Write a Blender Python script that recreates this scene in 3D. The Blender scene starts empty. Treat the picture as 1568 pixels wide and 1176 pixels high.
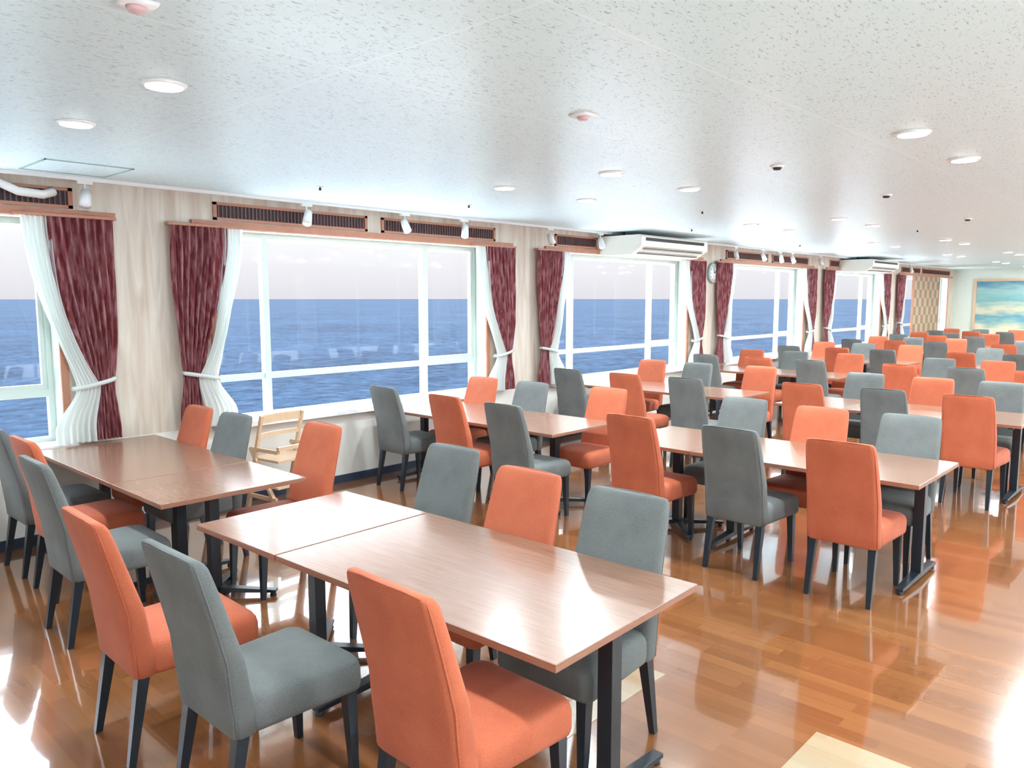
import bpy, math, random
from mathutils import Vector, Matrix
random.seed(7)
sc=bpy.context.scene
sc.view_settings.view_transform='Standard'
sc.view_settings.look='None'
sc.view_settings.exposure=.42
CAMH=1.76; WV=6.20; CEIL=2.61; FARU=25.7; BACKU=-3.0; RV=-4.5
# ---------------------------------------------------------------- materials
def newmat(name):
    m=bpy.data.materials.new(name); m.use_nodes=True
    nt=m.node_tree; b=nt.nodes['Principled BSDF']; return m,nt,b
def N(nt,t,**k):
    n=nt.nodes.new(t)
    for a,v in k.items(): setattr(n,a,v)
    return n
def simple(name,col,rough=.5,metal=0,spec=.5,var=0,vscale=8,coat=0):
    m,nt,b=newmat(name)
    b.inputs['Base Color'].default_value=(*col,1); b.inputs['Roughness'].default_value=rough
    b.inputs['Metallic'].default_value=metal; b.inputs['Specular IOR Level'].default_value=spec
    b.inputs['Coat Weight'].default_value=coat
    tc=N(nt,'ShaderNodeTexCoord')
    nz=N(nt,'ShaderNodeTexNoise'); nz.inputs['Scale'].default_value=vscale; nz.inputs['Detail'].default_value=4
    nt.links.new(tc.outputs['Object'],nz.inputs['Vector'])
    mx=N(nt,'ShaderNodeMix',data_type='RGBA'); v=max(var,.03)
    mx.inputs['A'].default_value=(*[c*(1-v) for c in col],1); mx.inputs['B'].default_value=(*[min(1,c*(1+v)) for c in col],1)
    nt.links.new(nz.outputs['Fac'],mx.inputs['Factor']); nt.links.new(mx.outputs['Result'],b.inputs['Base Color'])
    return m
def fabric(name,c1,c2):
    m,nt,b=newmat(name); b.inputs['Roughness'].default_value=.75; b.inputs['Specular IOR Level'].default_value=.3
    b.inputs['Sheen Weight'].default_value=.08
    tc=N(nt,'ShaderNodeTexCoord')
    nz=N(nt,'ShaderNodeTexNoise'); nz.inputs['Scale'].default_value=220; nz.inputs['Detail'].default_value=3
    n3=N(nt,'ShaderNodeTexNoise'); n3.inputs['Scale'].default_value=5
    nt.links.new(tc.outputs['Object'],nz.inputs['Vector']); nt.links.new(tc.outputs['Object'],n3.inputs['Vector'])
    ad=N(nt,'ShaderNodeMath',operation='ADD'); nt.links.new(nz.outputs['Fac'],ad.inputs[0]); nt.links.new(n3.outputs['Fac'],ad.inputs[1])
    mr=N(nt,'ShaderNodeMapRange'); mr.inputs[1].default_value=.6; mr.inputs[2].default_value=1.4
    nt.links.new(ad.outputs[0],mr.inputs[0])
    mx=N(nt,'ShaderNodeMix',data_type='RGBA'); mx.inputs['A'].default_value=(*c1,1); mx.inputs['B'].default_value=(*c2,1)
    nt.links.new(mr.outputs[0],mx.inputs['Factor']); nt.links.new(mx.outputs['Result'],b.inputs['Base Color'])
    bp=N(nt,'ShaderNodeBump'); bp.inputs['Strength'].default_value=.4; bp.inputs['Distance'].default_value=.002
    nt.links.new(nz.outputs['Fac'],bp.inputs['Height']); nt.links.new(bp.outputs['Normal'],b.inputs['Normal'])
    return m
M={}
M['orange']=fabric('fabric_orange',(.41,.090,.040),(.58,.155,.076))
M['gray']=fabric('fabric_gray',(.095,.105,.105),(.185,.20,.195))
M['leg']=simple('leg_dark',(.012,.022,.032),.3)
M['metal']=simple('table_leg_black',(.012,.018,.026),.35)
M['white']=simple('white_paint',(.84,.85,.84),.4)
M['frame']=simple('window_frame_paint',(.60,.69,.64),.35)
M['cream']=simple('cream_wall',(.76,.74,.69),.6)
M['farw']=simple('far_wall_paint',(.70,.76,.68),.6)
M['bounce']=simple('bounce_slab_white',(.80,.85,.90),.8)  # pale finish of the unseen slabs added to bounce sun indoors
M['trim']=simple('trim_wood',(.46,.20,.12),.45,var=.2,vscale=20)
M['edge']=simple('table_edge_wood',(.30,.13,.08),.4,var=.1,vscale=20)
M['slat']=simple('grille_slat',(.17,.08,.07),.6)
M['vent']=simple('vent_dark',(.03,.02,.03),.6)
M['base']=simple('baseboard_dark',(.03,.045,.08),.5)
M['rim']=simple('clock_rim',(.30,.42,.42),.3)
M['black']=simple('black_plastic',(.02,.02,.02),.5)
M['acw']=simple('aircon_plastic',(.78,.77,.69),.45)
M['beech']=simple('beech_wood',(.66,.46,.30),.45,var=.12,vscale=15)
M['red']=simple('lamp_pink_lens',(.66,.44,.44),.4)
M['chrome']=simple('ring_white',(.85,.85,.85),.3)
# emission
def emis(name,col,s):
    m,nt,b=newmat(name); b.inputs['Base Color'].default_value=(.9,.9,.9,1)
    b.inputs['Emission Color'].default_value=(*col,1); b.inputs['Emission Strength'].default_value=s; return m
M['lamp']=emis('downlight_glow',(1,.99,.97),8)
# table top
def tabletop():
    m,nt,b=newmat('tabletop_wood'); b.inputs['Roughness'].default_value=.26; b.inputs['Specular IOR Level'].default_value=.55
    b.inputs['Coat Weight'].default_value=.45; b.inputs['Coat Roughness'].default_value=.14
    tc=N(nt,'ShaderNodeTexCoord'); mp=N(nt,'ShaderNodeMapping'); mp.inputs['Scale'].default_value=(40,2.5,5)
    nz=N(nt,'ShaderNodeTexNoise'); nz.inputs['Scale'].default_value=2.2; nz.inputs['Detail'].default_value=6
    nt.links.new(tc.outputs['Object'],mp.inputs[0]); nt.links.new(mp.outputs[0],nz.inputs['Vector'])
    cr=N(nt,'ShaderNodeValToRGB'); e=cr.color_ramp.elements
    e[0].position=.3; e[0].color=(.25,.128,.084,1); e[1].position=.75; e[1].color=(.33,.180,.120,1)
    nt.links.new(nz.outputs['Fac'],cr.inputs[0]); nt.links.new(cr.outputs[0],b.inputs['Base Color'])
    return m
M['top']=tabletop()
# floor
def floormat(name,cols,gloss=.16):
    m,nt,b=newmat(name); b.inputs['Roughness'].default_value=gloss
    b.inputs['Specular IOR Level'].default_value=.5; b.inputs['Coat Weight'].default_value=1; b.inputs['Coat Roughness'].default_value=.045; b.inputs['Coat IOR'].default_value=1.75
    tc=N(nt,'ShaderNodeTexCoord'); mp=N(nt,'ShaderNodeMapping'); mp.inputs['Rotation'].default_value=(0,0,math.pi/2)
    nt.links.new(tc.outputs['Object'],mp.inputs[0])
    br=N(nt,'ShaderNodeTexBrick'); br.offset=.37; br.inputs['Scale'].default_value=1
    br.inputs['Color1'].default_value=(0,0,0,1); br.inputs['Color2'].default_value=(1,1,1,1)
    br.inputs['Mortar'].default_value=(.3,.3,.3,1)
    br.inputs['Brick Width'].default_value=.46; br.inputs['Row Height'].default_value=.075; br.inputs['Mortar Size'].default_value=.0012
    nt.links.new(mp.outputs[0],br.inputs['Vector'])
    mp2=N(nt,'ShaderNodeMapping'); mp2.inputs['Scale'].default_value=(30,2,1); nt.links.new(tc.outputs['Object'],mp2.inputs[0])
    nz=N(nt,'ShaderNodeTexNoise'); nz.inputs['Scale'].default_value=1.5; nz.inputs['Detail'].default_value=5; nt.links.new(mp2.outputs[0],nz.inputs['Vector'])
    ad=N(nt,'ShaderNodeMix',data_type='RGBA'); ad.inputs['Factor'].default_value=.5
    nt.links.new(br.outputs['Color'],ad.inputs['A']); nt.links.new(nz.outputs['Color'],ad.inputs['B'])
    bw=N(nt,'ShaderNodeRGBToBW'); nt.links.new(ad.outputs['Result'],bw.inputs[0])
    cr=N(nt,'ShaderNodeValToRGB'); e=cr.color_ramp.elements
    e[0].position=.1; e[0].color=(*cols[0],1); e[1].position=.85; e[1].color=(*cols[1],1)
    nt.links.new(bw.outputs[0],cr.inputs[0]); nt.links.new(cr.outputs[0],b.inputs['Base Color'])
    n2=N(nt,'ShaderNodeTexNoise'); n2.inputs['Scale'].default_value=3.5; n2.inputs['Detail'].default_value=2; nt.links.new(tc.outputs['Object'],n2.inputs['Vector'])
    bp=N(nt,'ShaderNodeBump'); bp.inputs['Strength'].default_value=.10; bp.inputs['Distance'].default_value=.01
    nt.links.new(n2.outputs['Fac'],bp.inputs['Height']); nt.links.new(bp.outputs['Normal'],b.inputs['Normal']); nt.links.new(bp.outputs['Normal'],b.inputs['Coat Normal'])
    return m
M['floor']=floormat('floor_parquet',((.20,.070,.023),(.32,.130,.046)))
M['floor2']=floormat('floor_light_wood',((.38,.28,.165),(.49,.38,.245)),.2)
# wallpaper wood
def wallpaper():
    m,nt,b=newmat('wallpaper_woodgrain'); b.inputs['Roughness'].default_value=.6
    tc=N(nt,'ShaderNodeTexCoord'); mp=N(nt,'ShaderNodeMapping'); mp.inputs['Scale'].default_value=(9,9,.9)
    nt.links.new(tc.outputs['Object'],mp.inputs[0])
    nz=N(nt,'ShaderNodeTexNoise'); nz.inputs['Scale'].default_value=1.6; nz.inputs['Detail'].default_value=6; nz.inputs['Distortion'].default_value=.6
    nt.links.new(mp.outputs[0],nz.inputs['Vector'])
    cr=N(nt,'ShaderNodeValToRGB'); e=cr.color_ramp.elements
    e[0].position=.3; e[0].color=(.54,.44,.35,1); e[1].position=.62; e[1].color=(.70,.64,.55,1)
    nt.links.new(nz.outputs['Fac'],cr.inputs[0]); nt.links.new(cr.outputs[0],b.inputs['Base Color']); return m
M['paper']=wallpaper()
def ceilmat():
    m,nt,b=newmat('ceiling_acoustic_tile'); b.inputs['Roughness'].default_value=.32; b.inputs['Specular IOR Level'].default_value=.5
    tc=N(nt,'ShaderNodeTexCoord'); mp=N(nt,'ShaderNodeMapping'); mp.inputs['Scale'].default_value=(42,125,1)
    nt.links.new(tc.outputs['Object'],mp.inputs[0])
    nz=N(nt,'ShaderNodeTexNoise'); nz.inputs['Scale'].default_value=1; nz.inputs['Detail'].default_value=1.5; nz.inputs['Distortion'].default_value=.9
    nt.links.new(mp.outputs[0],nz.inputs['Vector'])
    mr=N(nt,'ShaderNodeMapRange'); mr.inputs[1].default_value=.62; mr.inputs[2].default_value=.68
    nt.links.new(nz.outputs['Fac'],mr.inputs[0])
    mx=N(nt,'ShaderNodeMix',data_type='RGBA'); mx.inputs['A'].default_value=(.68,.87,.93,1); mx.inputs['B'].default_value=(.38,.49,.52,1)
    nt.links.new(mr.outputs[0],mx.inputs['Factor'])
    br=N(nt,'ShaderNodeTexBrick'); br.offset=0; br.inputs['Scale'].default_value=1; br.inputs['Mortar Size'].default_value=.005; br.inputs['Mortar Smooth'].default_value=.3
    br.inputs['Brick Width'].default_value=1.98; br.inputs['Row Height'].default_value=.99
    mp3=N(nt,'ShaderNodeMapping'); mp3.inputs['Location'].default_value=(.2,.46,0); nt.links.new(tc.outputs['Object'],mp3.inputs[0]); nt.links.new(mp3.outputs[0],br.inputs['Vector'])
    m2=N(nt,'ShaderNodeMix',data_type='RGBA'); m2.inputs['B'].default_value=(.76,.93,.97,1)
    nt.links.new(mx.outputs['Result'],m2.inputs['A']); nt.links.new(br.outputs['Fac'],m2.inputs['Factor'])
    nt.links.new(m2.outputs['Result'],b.inputs['Base Color'])
    bp=N(nt,'ShaderNodeBump'); bp.invert=True; bp.inputs['Strength'].default_value=.3; bp.inputs['Distance'].default_value=.004
    nt.links.new(mr.outputs[0],bp.inputs['Height']); nt.links.new(bp.outputs['Normal'],b.inputs['Normal'])
    return m
M['ceil']=ceilmat()
def curtain_m():
    m,nt,b=newmat('curtain_burgundy'); b.inputs['Roughness'].default_value=.8
    tc=N(nt,'ShaderNodeTexCoord'); mp=N(nt,'ShaderNodeMapping'); mp.inputs['Scale'].default_value=(60,20,7)
    nt.links.new(tc.outputs['Object'],mp.inputs[0])
    nz=N(nt,'ShaderNodeTexNoise'); nz.inputs['Scale'].default_value=1; nz.inputs['Detail'].default_value=3; nt.links.new(mp.outputs[0],nz.inputs['Vector'])
    cr=N(nt,'ShaderNodeValToRGB'); e=cr.color_ramp.elements
    e[0].position=.42; e[0].color=(.25,.050,.058,1); e[1].position=.62; e[1].color=(.48,.22,.24,1)
    nt.links.new(nz.outputs['Fac'],cr.inputs[0]); nt.links.new(cr.outputs[0],b.inputs['Base Color'])
    out=nt.nodes['Material Output']; tr=N(nt,'ShaderNodeBsdfTranslucent'); nt.links.new(cr.outputs[0],tr.inputs[0])
    ms=N(nt,'ShaderNodeMixShader'); ms.inputs[0].default_value=.3
    nt.links.new(b.outputs[0],ms.inputs[1]); nt.links.new(tr.outputs[0],ms.inputs[2]); nt.links.new(ms.outputs[0],out.inputs[0])
    return m
M['curt']=curtain_m()
def sheer_m():
    m,nt,b=newmat('curtain_sheer_white'); b.inputs['Roughness'].default_value=.8; b.inputs['Base Color'].default_value=(.86,.89,.87,1)
    out=nt.nodes['Material Output']; tr=N(nt,'ShaderNodeBsdfTranslucent'); tr.inputs[0].default_value=(.78,.83,.80,1)
    ms=N(nt,'ShaderNodeMixShader'); ms.inputs[0].default_value=.42
    nt.links.new(b.outputs[0],ms.inputs[1]); nt.links.new(tr.outputs[0],ms.inputs[2]); nt.links.new(ms.outputs[0],out.inputs[0])
    return m
M['sheer']=sheer_m()
def glass_m():
    m,nt,b=newmat('window_glass'); out=nt.nodes['Material Output']
    tp=N(nt,'ShaderNodeBsdfTransparent'); gl=N(nt,'ShaderNodeBsdfGlossy'); gl.inputs['Roughness'].default_value=.02
    ms=N(nt,'ShaderNodeMixShader'); ms.inputs[0].default_value=.01
    nt.links.new(tp.outputs[0],ms.inputs[1]); nt.links.new(gl.outputs[0],ms.inputs[2]); nt.links.new(ms.outputs[0],out.inputs[0]); return m
M['glass']=glass_m()
def sea_m():
    m,nt,b=newmat('sea_water'); b.inputs['Roughness'].default_value=.6; b.inputs['Specular IOR Level'].default_value=.015
    tc=N(nt,'ShaderNodeTexCoord')
    prev=None
    for s,d,wt in ((.004,3,.3),(.03,5,.5),(.14,6,.9)):
        nz=N(nt,'ShaderNodeTexNoise'); nz.inputs['Scale'].default_value=s; nz.inputs['Detail'].default_value=d; nz.inputs['Roughness'].default_value=.7
        nt.links.new(tc.outputs['Object'],nz.inputs['Vector'])
        a=N(nt,'ShaderNodeMath',operation='MULTIPLY_ADD'); a.inputs[1].default_value=wt; a.inputs[2].default_value=-.5*wt
        nt.links.new(nz.outputs['Fac'],a.inputs[0])
        if prev:
            q=N(nt,'ShaderNodeMath',operation='ADD'); nt.links.new(prev.outputs[0],q.inputs[0]); nt.links.new(a.outputs[0],q.inputs[1]); prev=q
        else: prev=a
    mr=N(nt,'ShaderNodeMapRange'); mr.inputs[1].default_value=-.15; mr.inputs[2].default_value=.17; nt.links.new(prev.outputs[0],mr.inputs[0])
    cr=N(nt,'ShaderNodeValToRGB'); e=cr.color_ramp.elements
    e[0].color=(.0008,.0045,.0125,1); e[1].color=(.0105,.0250,.0480,1)
    nt.links.new(mr.outputs[0],cr.inputs[0]); nt.links.new(cr.outputs[0],b.inputs['Base Color']); return m
M['sea']=sea_m()
def paint_m():
    m,nt,b=newmat('painting_canvas'); b.inputs['Roughness'].default_value=.5
    tc=N(nt,'ShaderNodeTexCoord'); sp=N(nt,'ShaderNodeSeparateXYZ'); nt.links.new(tc.outputs['Generated'],sp.inputs[0])
    mp=N(nt,'ShaderNodeMapping'); mp.inputs['Scale'].default_value=(1,3,9); nt.links.new(tc.outputs['Generated'],mp.inputs[0])
    nz=N(nt,'ShaderNodeTexNoise'); nz.inputs['Scale'].default_value=1.3; nz.inputs['Detail'].default_value=6; nt.links.new(mp.outputs[0],nz.inputs['Vector'])
    a=N(nt,'ShaderNodeMath',operation='MULTIPLY_ADD'); a.inputs[1].default_value=.35; nt.links.new(nz.outputs['Fac'],a.inputs[0])
    s=N(nt,'ShaderNodeMath',operation='SUBTRACT'); s.inputs[1].default_value=.175; nt.links.new(sp.outputs['Z'],s.inputs[0]); nt.links.new(s.outputs[0],a.inputs[2])
    cr=N(nt,'ShaderNodeValToRGB'); r=cr.color_ramp; e=r.elements
    e[0].position=0; e[0].color=(.66,.55,.36,1); e[1].position=1; e[1].color=(.08,.24,.36,1)
    for p,c in ((.22,(.70,.66,.48)),(.28,(.36,.52,.44)),(.42,(.10,.32,.42)),(.55,(.62,.58,.40)),(.68,(.16,.38,.40)),(.85,(.30,.48,.45))):
        x=e.new(p); x.color=(*c,1)
    nt.links.new(a.outputs[0],cr.inputs[0]); nt.links.new(cr.outputs[0],b.inputs['Base Color']); return m
M['painting']=paint_m()
def checker_m():
    m,nt,b=newmat('checker_panel'); tc=N(nt,'ShaderNodeTexCoord'); mp=N(nt,'ShaderNodeMapping'); mp.inputs['Location'].default_value=(.01,.013,.01)
    ck=N(nt,'ShaderNodeTexChecker'); ck.inputs['Scale'].default_value=4.5
    ck.inputs['Color1'].default_value=(.28,.17,.10,1); ck.inputs['Color2'].default_value=(.45,.34,.23,1)
    nt.links.new(tc.outputs['Object'],mp.inputs[0]); nt.links.new(mp.outputs[0],ck.inputs['Vector']); nt.links.new(ck.outputs['Color'],b.inputs['Base Color']); return m
M['checker']=checker_m()
# ---------------------------------------------------------------- mesh builder
class MB:
    def __init__(s): s.v=[];s.f=[];s.m=[];s.sm=[];s.mats=[]
    def mi(s,k):
        if k not in s.mats: s.mats.append(k)
        return s.mats.index(k)
    def face(s,idx,k,sm=False): s.f.append(idx); s.m.append(s.mi(k)); s.sm.append(sm)
    def box(s,x0,x1,y0,y1,z0,z1,k):
        b=len(s.v)
        for z in (z0,z1):
            for x,y in ((x0,y0),(x1,y0),(x1,y1),(x0,y1)): s.v.append((x,y,z))
        for q in ((3,2,1,0),(4,5,6,7),(0,1,5,4),(1,2,6,5),(2,3,7,6),(3,0,4,7)): s.face([b+i for i in q],k)
    def loft(s,secs,k,sm=True,cap=True):
        b=len(s.v); n=len(secs[0])
        for sec in secs: s.v.extend(sec)
        for i in range(len(secs)-1):
            for j in range(n):
                j2=(j+1)%n
                s.face([b+i*n+j,b+i*n+j2,b+(i+1)*n+j2,b+(i+1)*n+j],k,sm)
        if cap:
            s.face([b+j for j in range(n)][::-1],k,False); s.face([b+(len(secs)-1)*n+j for j in range(n)],k,sm)
    def rod(s,p0,p1,r0,r1,k,n=12,sq=False):
        p0=Vector(p0);p1=Vector(p1); d=(p1-p0).normalized()
        a=Vector((1,0,0)) if abs(d.x)<.9 else Vector((0,1,0))
        y=d.cross(a).normalized(); x=y.cross(d).normalized()
        secs=[]
        if sq: n=4
        for p,r in ((p0,r0),(p1,r1)):
            secs.append([tuple(p+(x*math.cos(2*math.pi*(i+.5)/n)+y*math.sin(2*math.pi*(i+.5)/n))*r*(1.414 if sq else 1)) for i in range(n)])
        s.loft(secs,k,not sq)
    def tube(s,pts,r,k,n=10):
        secs=[]
        for i,p in enumerate(pts):
            p=Vector(p); d=(Vector(pts[min(i+1,len(pts)-1)])-Vector(pts[max(i-1,0)])).normalized()
            a=Vector((1,0,0)) if abs(d.x)<.7 else Vector((0,0,1))
            y=d.cross(a).normalized(); x=y.cross(d)
            secs.append([tuple(p+(x*math.cos(2*math.pi*j/n)+y*math.sin(2*math.pi*j/n))*r) for j in range(n)])
        s.loft(secs,k)
    def grid(s,P,k):
        b=len(s.v); R=len(P); C=len(P[0])
        for r in P: s.v.extend(r)
        for i in range(R-1):
            for j in range(C-1): s.face([b+i*C+j,b+i*C+j+1,b+(i+1)*C+j+1,b+(i+1)*C+j],k,True)
    def mesh(s,name):
        me=bpy.data.meshes.new(name); me.from_pydata(s.v,[],s.f)
        for k in s.mats: me.materials.append(M[k])
        me.polygons.foreach_set('material_index',s.m); me.polygons.foreach_set('use_smooth',s.sm)
        me.update(); return me
    def obj(s,name,loc=(0,0,0),rot=0,bevel=0):
        return place(name,s.mesh(name),loc,rot,bevel)
def place(name,me,loc=(0,0,0),rot=0,bevel=0):
    o=bpy.data.objects.new(name,me); sc.collection.objects.link(o); o.location=loc; o.rotation_euler=(0,0,rot)
    if bevel:
        md=o.modifiers.new('bevel','BEVEL'); md.width=bevel; md.segments=2; md.limit_method='ANGLE'
    return o
def rrect(cx,cy,hx,hy,r,z,n=5,sk=None):
    pts=[]
    for qx,qy,a0 in ((1,1,0),(-1,1,90),(-1,-1,180),(1,-1,270)):
        for i in range(n+1):
            a=math.radians(a0+90*i/n)
            x=cx+qx*(hx-r)+r*math.cos(a); y=cy+qy*(hy-r)+r*math.sin(a)
            pts.append((x,y,z))
    return pts
# ---------------------------------------------------------------- room
WZ0,WZ1=.70,2.33
WT=.30
wins=[(-1.30,1.87),(3.05,6.22),(7.40,10.57),(11.75,14.92),(16.15,19.32),(20.75,25.0)]
b=MB()
edges=[BACKU]+[e for w in wins for e in w]+[FARU]
for i in range(0,len(edges),2):
    b.box(edges[i],edges[i+1],WV,WV+WT,WZ0,CEIL,'paper')
for (a,c) in wins: b.box(a,c,WV,WV+WT,WZ1,CEIL,'paper')
b.box(BACKU,FARU,WV,WV+WT,0,WZ0,'cream')
b.box(BACKU,FARU,WV+WT,WV+WT+.50,2.31,2.5,'cream')
b.obj('wall_left')
b=MB(); b.box(BACKU-.3,FARU+.3,RV-.3,WV+WT,-.2,0,'floor'); fl=b.obj('floor')
b=MB(); b.box(-.4,3.04,-3,1.135,0,.003,'floor2'); b.obj('floor_inlay')
b=MB(); b.box(2.3,3.04,1.85,2.02,0,.003,'floor2'); b.obj('floor_inlay')
b=MB(); b.box(BACKU-.3,FARU+.3,RV-.3,WV+WT,CEIL,CEIL+.2,'ceil'); b.obj('ceiling')
b=MB(); b.box(FARU,FARU+.3,RV,WV,0,CEIL,'farw'); b.obj('wall_far')
bw=[(-3.6,-1.4),(.9,3.4)]  # openings added in the unseen back wall to brighten the ceiling
b=MB(); ed=[RV]+[e for w in bw for e in w]+[WV]
for i in range(0,len(ed),2): b.box(BACKU-.3,BACKU,ed[i],ed[i+1],0,CEIL,'cream')
for a,c in bw: b.box(BACKU-.3,BACKU,a,c,0,.5,'cream'); b.box(BACKU-.3,BACKU,a,c,2.3,CEIL,'cream')
b.obj('wall_back')
rw=[(-2.2,1.2),(2.0,6.2),(6.6,10.8),(11.2,15.4),(15.8,20.0),(20.4,24.6)]  # openings added to the unseen right wall, widened to let in more light
b=MB(); ed=[BACKU]+[e for w in rw for e in w]+[FARU]
for i in range(0,len(ed),2): b.box(ed[i],ed[i+1],RV-.3,RV,0,CEIL,'cream')
for a,c in rw: b.box(a,c,RV-.3,RV,0,.15,'cream'); b.box(a,c,RV-.3,RV,2.45,CEIL,'cream')
b.obj('wall_right')
b=MB(); b.box(BACKU,FARU,WV-.012,WV,0,.075,'base'); b.obj('baseboard_left')
b=MB(); b.box(FARU-.012,FARU,RV,WV-.012,0,.075,'base'); b.obj('baseboard_far')
# windows
wn=0
for wi,(a,c) in enumerate(wins):
    wn+=1; b=MB(); y0,y1=WV+.16,WV+.22; f=.045
    b.box(a,c,y0,y1,WZ0,WZ0+f,'frame'); b.box(a,c,y0,y1,WZ1-f,WZ1,'frame')
    b.box(a,a+f,y0,y1,WZ0+f,WZ1-f,'frame'); b.box(c-f,c,y0,y1,WZ0+f,WZ1-f,'frame')
    ms=[a+.55,c-.77]
    for m_ in ms: b.box(m_-.029,m_+.029,y0-.01,y1,WZ0+f,WZ1-f,'frame')
    tz=1.07
    segs=[(a+f,ms[0]-.029),(ms[0]+.029,ms[1]-.029),(ms[1]+.029,c-f)]
    for s0,s1 in segs: b.box(s0,s1,y0,y1,tz-.027,tz+.027,'frame')
    s0,s1=segs[2]
    b.box(s0,s0+.032,y0+.01,y1-.01,tz+.027,WZ1-f,'frame'); b.box(s1-.032,s1,y0+.01,y1-.01,tz+.027,WZ1-f,'frame')
    b.box(s0+.032,s1-.032,y0+.01,y1-.01,tz+.027,tz+.065,'frame')
    b.box(a+f,c-f,y0+.028,y0+.032,WZ0+f,WZ1-f,'glass')
    b.obj('window_%d'%wn)
for a,c in rw:  # frames of the added light openings on the right
    wn+=1; b=MB(); f=.05; y0,y1=RV-.2,RV-.14
    b.box(a,c,y0,y1,.15,.2,'frame'); b.box(a,c,y0,y1,2.4,2.45,'frame')
    for x in (a,a+(c-a)/3-.025,a+2*(c-a)/3-.025,c-f): b.box(x,x+f,y0,y1,.2,2.4,'frame')
    b.obj('window_%d'%wn)
for a,c in bw:  # frames of the added light openings behind the camera
    wn+=1; b=MB(); f=.05; x0,x1=BACKU-.2,BACKU-.14
    b.box(x0,x1,a,c,.5,.55,'frame'); b.box(x0,x1,a,c,2.25,2.3,'frame')
    for y in (a,(a+c)/2-.025,c-f): b.box(x0,x1,y,y+f,.55,2.25,'frame')
    b.obj('window_%d'%wn)
b=MB()
for a,c in wins: b.box(a-.06,c+.06,WV-.09,WV,WZ0-.03,WZ0+.012,'white'); b.box(a,c,WV,WV+.158,WZ0,WZ0+.012,'white')
b.obj('trim_1')
b=MB()
for a,c in wins:
    e=min(c+.42,FARU)
    b.box(a-.18,e,WV-.03,WV,WZ1+.005,WZ1+.06,'trim')
    b.box(a-.045,a+.006,WV-.02,WV,WZ0+.013,WZ1,'trim'); b.box(c-.006,c+.045,WV-.02,WV,WZ0+.013,WZ1,'trim')
    b.box(a,a+.006,WV,WV+.158,WZ0+.013,WZ1,'frame'); b.box(c-.006,c,WV,WV+.158,WZ0+.013,WZ1,'frame')
b.obj('trim_2')
vents=[]
for a,c in wins: vents+= [(a+.01,a+1.55),(a+1.72,min(c+.14,FARU-.05))]
vents[4]=(7.41,8.27); vents[5]=(9.98,10.71); vents[8]=(16.16,16.67); vents[9]=(18.38,19.46)
for v0,v1 in vents:
        b=MB(); z0,z1=WZ1+.07,2.545
        b.box(v0,v1,WV-.015,WV,z0,z0+.022,'trim'); b.box(v0,v1,WV-.015,WV,z1-.022,z1,'trim')
        b.box(v0,v0+.03,WV-.015,WV,z0,z1,'trim'); b.box(v1-.03,v1,WV-.015,WV,z0,z1,'trim')
        b.box(v0+.03,v1-.03,WV-.004,WV,z0+.022,z1-.022,'vent')
        n=int((v1-v0)/.035)
        for i in range(n):
            x=v0+.03+(v1-v0-.06)*(i+.5)/n
            b.box(x-.005,x+.005,WV-.012,WV-.004,z0+.022,z1-.022,'slat' )
        b.obj('air_vent_grille')
# rail
b=MB(); b.box(BACKU,FARU,WV-.16,WV-.13,CEIL-.025,CEIL,'white'); b.box(BACKU,FARU,WV-.13,WV-.11,CEIL-.018,CEIL,'trim'); b.obj('track_rail')
def spot(u):
    b=MB(); y=WV-.145; z=CEIL-.025
    b.box(u-.05,u+.05,y-.018,y+.018,z-.022,z,'white')
    b.rod((u,y,z-.022),(u,y,z-.07),.008,.008,'white')
    b.box(u-.018,u+.018,y-.006,y+.006,z-.10,z-.065,'white')
    dx=random.uniform(-.03,.03)
    p0=Vector((u-dx,y+.005,z-.07)); p1=Vector((u+dx-.01,y-.05,z-.175))
    b.rod(p0,p1,.034,.04,'white',20); b.rod(p1,p1+(p1-p0).normalized()*.004,.033,.033,'chrome',16)
    b.obj('track_spotlight')
for u in (2.05,3.85,4.95,5.75,7.15,8.15,11.8,12.8,13.5,14.0,15.3,21.0): spot(u)
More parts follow.
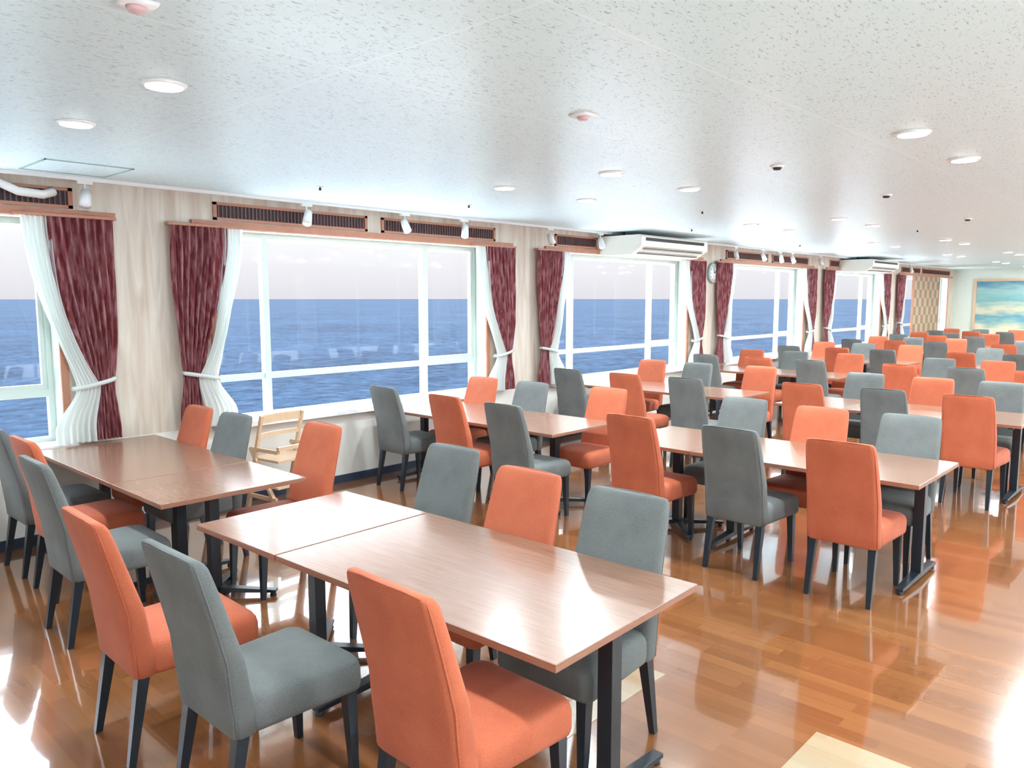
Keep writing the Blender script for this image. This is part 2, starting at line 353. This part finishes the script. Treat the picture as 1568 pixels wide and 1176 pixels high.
# ---------------------------------------------------------------- curtains
def sstep(t): t=max(0,min(1,t)); return t*t*(3-2*t)
def curtain(edge,side):
    s=side; top=WZ1+.0; bot=WZ0+.02; tie=1.13
    def build(kind):
        P=[]; nz=40; nx=64
        for i in range(nz+1):
            z=top+(bot-top)*i/nz
            if z>tie: t=(top-z)/(top-tie); e=t**1.6
            else: t=(tie-z)/(tie-bot); e=None
            if kind=='drape':
                i0,o0=-.08,.38; it,ot=.17,.33; ib,ob=.14,.36
            else:
                i0,o0=-.22,-.02; it,ot=.06,.22; ib,ob=-.10,.18
            if e is not None:
                k=sstep(t)*.5+.5*t**2.2
                a=i0+(it-i0)*k; c=o0+(ot-o0)*(t**3)
            else:
                k=sstep(t*1.3); a=it+(ib-it)*k; c=ot+(ob-ot)*k
            row=[]
            amp=.032*(.35+.65*min(1,abs(z-tie)/.35)) if kind=='drape' else .02*(.35+.65*min(1,abs(z-tie)/.35))
            nf=8 if kind=='drape' else 6
            for j in range(nx+1):
                q=j/nx; o=a+(c-a)*q
                w=math.sin(2*math.pi*nf*q+.8*math.sin(5*z+q*4))*amp+ .25*amp*math.sin(2*math.pi*nf*2.3*q+z*3)
                y=WV-(.085 if kind=='drape' else (.075+ (.045 if z<tie+.1 else .045*sstep(1-(z-tie-.1)/.6)) )) + w
                row.append((edge+s*o,y,z))
            P.append(row)
        return P
    m=MB(); m.grid(build('drape'),'curt')
    m.grid(build('sheer'),'sheer')
    pts=[]
    for i in range(17):
        a=2*math.pi*i/16
        pts.append((edge+s*(.19+.145*math.cos(a)),WV-.095+.055*math.sin(a),tie+.01+.03*math.cos(a)))
    m.tube(pts,.016,'sheer',8)
    m.box(*(sorted((edge-s*.25,edge+s*.40))),WV-.10,WV-.031,WZ1,WZ1+.02,'trim')
    m.obj('curtain')
for i,(a,c) in enumerate(wins[:5]):
    curtain(a,-1); curtain(c,1)
curtain(wins[5][0],-1)
b=MB(); b.box(21.7,24.0,WV-.04,WV-.013,0,2.33,'checker')
for x in (21.66,24.0): b.box(x,x+.04,WV-.05,WV-.013,0,2.33,'trim')
b.obj('checker_screen_panel')
# ---------------------------------------------------------------- aircon
def aircon(u):
    b=MB(); L=1.65; y1=WV-.002; y0=5.53; zt=CEIL-.05; zb=zt-.245
    prof=[(y1,zt),(y1,zb+.06),(y1-.05,zb),(y0+.16,zb),(y0,zb+.10),(y0,zt-.02),(y0+.02,zt)]
    s0=[(u,y,z) for y,z in prof]; s1=[(u+L,y,z) for y,z in prof]
    b.loft([s0,s1],'acw',False)
    b.box(u+.1,u+L-.1,y0-.004,y0,zt-.075,zt-.035,'black')
    for k in range(3):
        yy=y0+.02+k*.045; zz=zb+.10-.02*1-.028*k
        b.box(u+.1,u+L-.1,yy-.004,yy+.03,zz-.012,zz-.004,'black' if k!=1 else 'white')
    for x in (u+.15,u+L-.15): b.rod((x,y1-.3,zt),(x,y1-.3,CEIL-.001),.012,.012,'black')
    b.obj('air_conditioner')
aircon(8.3); aircon(16.7)
b=MB(); pts=[(1.0,WV-.06,2.56),(1.4,WV-.06,2.56),(1.55,WV-.07,2.53),(1.65,WV-.08,2.485),(1.8,WV-.08,2.475),(1.87,WV-.06,2.50),(1.87,WV-.02,2.51)]
b.tube(pts,.03,'white',12); b.obj('aircon_pipe')
# clock
b=MB(); cu,cz=11.32,2.16
b.rod((cu,WV,cz),(cu,WV-.04,cz),.165,.160,'rim',32); b.rod((cu,WV-.04,cz),(cu,WV-.043,cz),.145,.145,'white',32)
for h in range(12):
    a=h*math.pi/6; b.box(cu+.12*math.sin(a)-.006,cu+.12*math.sin(a)+.006,WV-.046,WV-.043,cz+.12*math.cos(a)-.01,cz+.12*math.cos(a)+.01,'black')
b.rod((cu,WV-.047,cz),(cu+.06,WV-.047,cz+.04),.006,.004,'black',6); b.rod((cu,WV-.047,cz),(cu-.03,WV-.047,cz+.1),.005,.003,'black',6)
b.obj('wall_clock')
# painting
b=MB(); p0,p1,q0,q1=3.3,5.6,.5,2.25
b.box(FARU-.03,FARU-.012,p0,p1,q0,q1,'painting')
pic=b.obj('painting')
b=MB()
for y0,y1,z0,z1 in ((p0-.07,p1+.07,q1,q1+.07),(p0-.07,p1+.07,q0-.07,q0),(p0-.07,p0,q0,q1),(p1,p1+.07,q0,q1)):
    b.box(FARU-.05,FARU-.001,y0,y1,z0,z1,'beech')
fr=b.obj('painting_frame_part'); fr.parent=pic; fr.name='frame'
# ---------------------------------------------------------------- ceiling fittings
LAMP=18
def disc(u,v):
    b=MB(); z=CEIL
    b.rod((u,v,z),(u,v,z-.012),.088,.082,'chrome',32); b.rod((u,v,z-.012),(u,v,z-.016),.07,.07,'lamp',28)
    d=b.obj('ceiling_downlight')
    l=bpy.data.lights.new('lamp','AREA'); l.shape='DISK'; l.size=.14; l.energy=LAMP*(1.0 if u<6 else 1.35); l.color=(.88,.97,1.0)
    o=bpy.data.objects.new('lamp',l); sc.collection.objects.link(o); o.parent=d; o.location=(u,v,z-.02)
us=[.40,1.40,4.42,5.45,8.55,9.6,12.65,13.7,16.8,17.8,20.9,21.9,24.4]
vs=[4.2,3.2,1.3,.3,-1.6,-2.6]
for u in us:
    for v in vs:
        if u==.40 and v>0: continue
        disc(u,v)
for u,v,k in ((2.95,2.3,'red'),(4.92,2.25,'black'),(6.88,2.2,'black'),(.98,2.4,'red'),(9.5,2.2,'black')):
    b=MB(); R_=.07 if k=='red' else .045
    b.rod((u,v,CEIL),(u,v,CEIL-.012),R_,R_-.006,'chrome',4 if k=='red' else 24); b.rod((u,v,CEIL-.012),(u,v,CEIL-.026),.03,.022,k,20)
    b.obj('smoke_detector')
for u,v in ((5.0,5.2),(3.43,5.2),(8.6,5.0),(12.3,5.2),(6.9,3.9),(10.6,3.0)):
    b=MB(); b.rod((u,v,CEIL),(u,v,CEIL-.008),.03,.028,'chrome',16); b.rod((u,v,CEIL-.008),(u,v,CEIL-.03),.008,.010,'black',10); b.obj('ceiling_sprinkler')
b=MB(); x0,x1,y0,y1=1.61,2.14,5.4,5.92
for a in ((x0,x1,y0,y0+.012),(x0,x1,y1-.012,y1),(x0,x0+.012,y0,y1),(x1-.012,x1,y0,y1)): b.box(*a,CEIL-.006,CEIL,'rim')
b.box(x0+.012,x1-.012,y0+.012,y1-.012,CEIL-.002,CEIL,'ceil'); b.obj('ceiling_access_hatch')
# ---------------------------------------------------------------- chair
def chair_mesh(fab):
    b=MB()
    W=.205
    prof=[(.335,.030,.038,W-.012),(.345,.024,.045,W),(.42,.018,.045,W),(.50,.008,.043,W),(.60,-.010,.040,W),(.70,-.033,.036,W-.002),(.80,-.058,.033,W-.005),(.88,-.078,.030,W-.009),(.925,-.089,.028,W-.013),(.945,-.092,.023,W-.018),(.955,-.090,.016,W-.026),(.959,-.084,.006,W-.045)]
    secs=[]; pipe=[]
    for z,xr,ht,hw in prof:
        r=min(.03,ht*.85)
        s=rrect(xr+ht,0,ht,hw,r,z)
        s=[(x+ .020*(y/W)**2 -.008 if z>.5 else x,y,zz) for x,y,zz in s]
        secs.append(s)
        if .34<z<.95: pipe.append((xr+.011+(.020*((hw-.012)/W)**2-.008 if z>.5 else 0),hw-.006,z))
    b.loft(secs,fab)
    L=pipe[:]; top=[(-.083,.165,.953),(-.086,.10,.958),(-.090,0,.959),(-.086,-.10,.958),(-.083,-.165,.953)]
    b.tube(L+top+[(x,-y,z) for x,y,z in pipe[::-1]],.0035,fab,6)
    cx=.300; hx=.222
    secs=[]
    for z,ins,r in ((.335,.02,.03),(.342,.006,.035),(.36,0,.04),(.42,0,.04),(.445,.004,.045),(.460,.014,.05),(.468,.035,.06),(.474,.08,.07),(.478,.15,.05)):
        hy=.215
        s=rrect(cx,0,hx-ins,hy-ins,min(r,hx-ins-.001),z)
        s=[(x,y*(1+.06*(x-cx)/hx),zz) for x,y,zz in s]
        secs.append(s)
    b.loft(secs,fab)
    for sy in (-1,1):
        b.rod((.060,sy*.170,.345),(.0,sy*.178,0),.022,.013,'leg',sq=True)
        b.rod((.480,sy*.180,.345),(.495,sy*.185,0),.022,.013,'leg',sq=True)
    return b.mesh('dining_chair_'+fab)
CH={'o':chair_mesh('orange'),'g':chair_mesh('gray')}
def chair(u,v,c,face,jit=1.5):
    r=math.radians(random.uniform(-jit,jit))+(0 if face>0 else math.pi)
    place('dining_chair',CH[c],(u,v,0),r)
# ---------------------------------------------------------------- tables
TZ=.70; TW=.86
def table_mesh(L,two):
    b=MB(); hw=TW/2; hl=L/2
    b.box(-hw,hw,-hl,hl,TZ-.006,TZ,'top'); b.box(-hw,hw,-hl,hl,TZ-.026,TZ-.006,'edge')
    ys=[-hl+.10,hl-.12] if two else [0]
    for y in ys:
        b.box(-.03,.03,y-.03,y+.03,.04,TZ-.05,'metal')
        b.box(-.30,.30,y-.02,y+.02,TZ-.055,TZ-.026,'metal')
        if two:
            for sx in (-1,1):
                b.loft([[(0,y-.03,.03),(0,y+.03,.03),(0,y+.03,.065),(0,y-.03,.065)],[(sx*.34,y-.022,.022),(sx*.34,y+.022,.022),(sx*.34,y+.022,.04),(sx*.34,y-.022,.04)]],'metal',False)
                b.rod((sx*.32,y,0),(sx*.32,y,.024),.02,.014,'metal')
        else:
            for k in range(4):
                a=math.radians(45+90*k)*1.0; dx,dy=math.cos(a),math.sin(a); px,py=-dy,dx
                e=.36
                b.loft([[(px*.03,py*.03+y,.03),(-px*.03,-py*.03+y,.03),(-px*.03,-py*.03+y,.065),(px*.03,py*.03+y,.065)],[(dx*e+px*.02,dy*e+py*.02+y,.022),(dx*e-px*.02,dy*e-py*.02+y,.022),(dx*e-px*.02,dy*e-py*.02+y,.038),(dx*e+px*.02,dy*e+py*.02+y,.038)]],'metal',False)
                b.rod((dx*(e-.02),dy*(e-.02)+y,0),(dx*(e-.02),dy*(e-.02)+y,.024),.02,.014,'metal')
    if two: b.box(-.02,.02,ys[0],ys[1],TZ-.07,TZ-.03,'metal')
    return b.mesh('dining_table_mesh')
TB=table_mesh(1.475,True); TS=table_mesh(.665,False)
def tables(uc,v0,small_near,rot=0):
    vc=v0+1.075
    r=math.radians(rot)
    if small_near: arr=[(TS,v0+.3325),(TB,v0+.675+.7375)]
    else: arr=[(TB,v0+.7375),(TS,v0+1.485+.3325)]
    for me,v in arr:
        d=v-vc
        place('dining_table',me,(uc-math.sin(r)*d,vc+math.cos(r)*d,0),r,.002)
tables(2.06,1.39,False,1.8)
tables(2.06,4.0,True)
tables(5.03,3.86,True)
tables(5.18,1.26,False)
for a in ((1.39,1.72,'o',1),(1.09,2.46,'g',1),(1.04,3.11,'o',1),(1.23,4.38,'g',1),(1.37,5.08,'o',1),(1.37,5.68,'g',1),
          (2.77,3.07,'g',-1),(2.61,2.38,'o',-1),(2.58,1.80,'g',-1),(2.55,5.62,'o',-1),(2.55,5.06,'g',-1),(2.72,4.25,'o',-1),
          (4.42,5.68,'g',1),(4.38,4.8,'o',1),(4.33,4.08,'g',1),(4.50,1.6,'o',1),(4.50,2.28,'g',1),(4.50,3.03,'o',1),
          (5.62,4.1,'o',-1),(5.52,4.93,'g',-1),(5.52,5.6,'o',-1),(5.69,1.6,'g',-1),(5.66,2.2,'o',-1),(5.78,2.87,'g',-1)):
    chair(*a)
for k in range(6):
    u0=7.6+2.9*k
    tables(u0+.42,3.86,True); tables(u0+.42,1.26,False)
    off=.60 if k==0 else .35
    for v,c in ((4.08,'g'),(4.8,'o'),(5.6,'g')): chair(u0-off+random.uniform(-.05,.05),v,c,1)
    for v,c in ((4.1,'o'),(4.9,'g'),(5.58,'o')): chair(u0+.84+.20+random.uniform(-.05,.05),v,c,-1)
    for v,c in ((1.6,'o'),(2.28,'g'),(3.0,'o')): chair(u0-.27+random.uniform(-.04,.04),v,c,1)
    for v,c in ((1.62,'g'),(2.22,'o'),(2.9,'g')): chair(u0+.84+.19+random.uniform(-.04,.04),v,c,-1)
# ---------------------------------------------------------------- wooden child chair
b=MB()
for sx in (-1,1):
    x=sx*.21
    b.rod((x,.20,0),(x,-.02,.80),.016,.013,'beech',sq=True)
    b.rod((x,-.22,0),(x,.14,.52),.016,.013,'beech',sq=True)
    b.box(x-.013,x+.013,-.22,.14,.50,.53,'beech')
    b.box(x-.012,x+.012,-.18,.18,.10,.13,'beech')
def rail(z,h,y):
    n=9; secs=[]
    for i in range(n):
        x=-.22+.44*i/(n-1); yy=y+.035*(1-(x/.22)**2)
        secs.append([(x,yy-.009,z),(x,yy+.009,z),(x,yy+.009,z+h),(x,yy-.009,z+h)])
    b.loft(secs,'beech',False)
rail(.73,.07,-.01); rail(.61,.035,.02)
b.box(-.20,.20,-.20,.13,.42,.44,'beech'); b.box(-.22,.22,-.24,-.21,.53,.56,'beech'); b.box(-.2,.2,-.19,-.07,.20,.215,'beech')
b.obj('child_chair',(3.42,5.86,0),math.radians(8))
# ---------------------------------------------------------------- outside
b=MB(); S=40000; b.v=[(-S,-S,0),(S,-S,0),(S,S,0),(-S,S,0)]; b.face([0,1,2,3],'sea'); b.obj('sea',(0,0,-38))
b=MB(); b.box(BACKU-6,FARU+.3,WV+WT+.01,WV+WT+2.3,-.1,.10,'bounce'); b.obj('bounce_slab')  # added reflector below the sills, throws sunlight up to the ceiling
b=MB(); b.box(BACKU-6,FARU+.3,RV-7,RV-.31,-.2,-.05,'bounce'); b.obj('bounce_slab')  # second added reflector, bounces sun in through the right wall
sl=bpy.data.lights.new('sun','SUN'); sl.energy=20; sl.angle=.02; sl.color=(1,.98,.96)
so=bpy.data.objects.new('sun',sl); sc.collection.objects.link(so); so.location=(0,0,20)
so.rotation_euler=Vector((.30,-.02,-.95)).to_track_quat('-Z','Y').to_euler()
w=bpy.data.worlds.new('sky'); sc.world=w; w.use_nodes=True; nt=w.node_tree; bg=nt.nodes['Background']
tc=N(nt,'ShaderNodeTexCoord'); sp=N(nt,'ShaderNodeSeparateXYZ'); nt.links.new(tc.outputs['Generated'],sp.inputs[0])
cr=N(nt,'ShaderNodeValToRGB'); e=cr.color_ramp.elements
e[0].position=0; e[0].color=(.60,.59,.635,1); e[1].position=1; e[1].color=(5.2,6.1,7.2,1)
x=e.new(.07); x.color=(.73,.735,.755,1)
x=e.new(.2); x.color=(1.4,1.44,1.5,1); x=e.new(.38); x.color=(5.8,6.4,7.1,1)
nt.links.new(sp.outputs['Z'],cr.inputs[0]); nt.links.new(cr.outputs[0],bg.inputs[0]); bg.inputs[1].default_value=1.0
# ---------------------------------------------------------------- camera
cd=bpy.data.cameras.new('camera'); cam=bpy.data.objects.new('camera',cd); sc.collection.objects.link(cam)
cd.sensor_width=36; cd.lens=36*1190/1568; cd.clip_end=90000; cd.clip_start=.05
cam.location=(0,0,CAMH); cam.rotation_euler=(math.radians(90-6.28),0,math.radians(-47))
sc.camera=cam
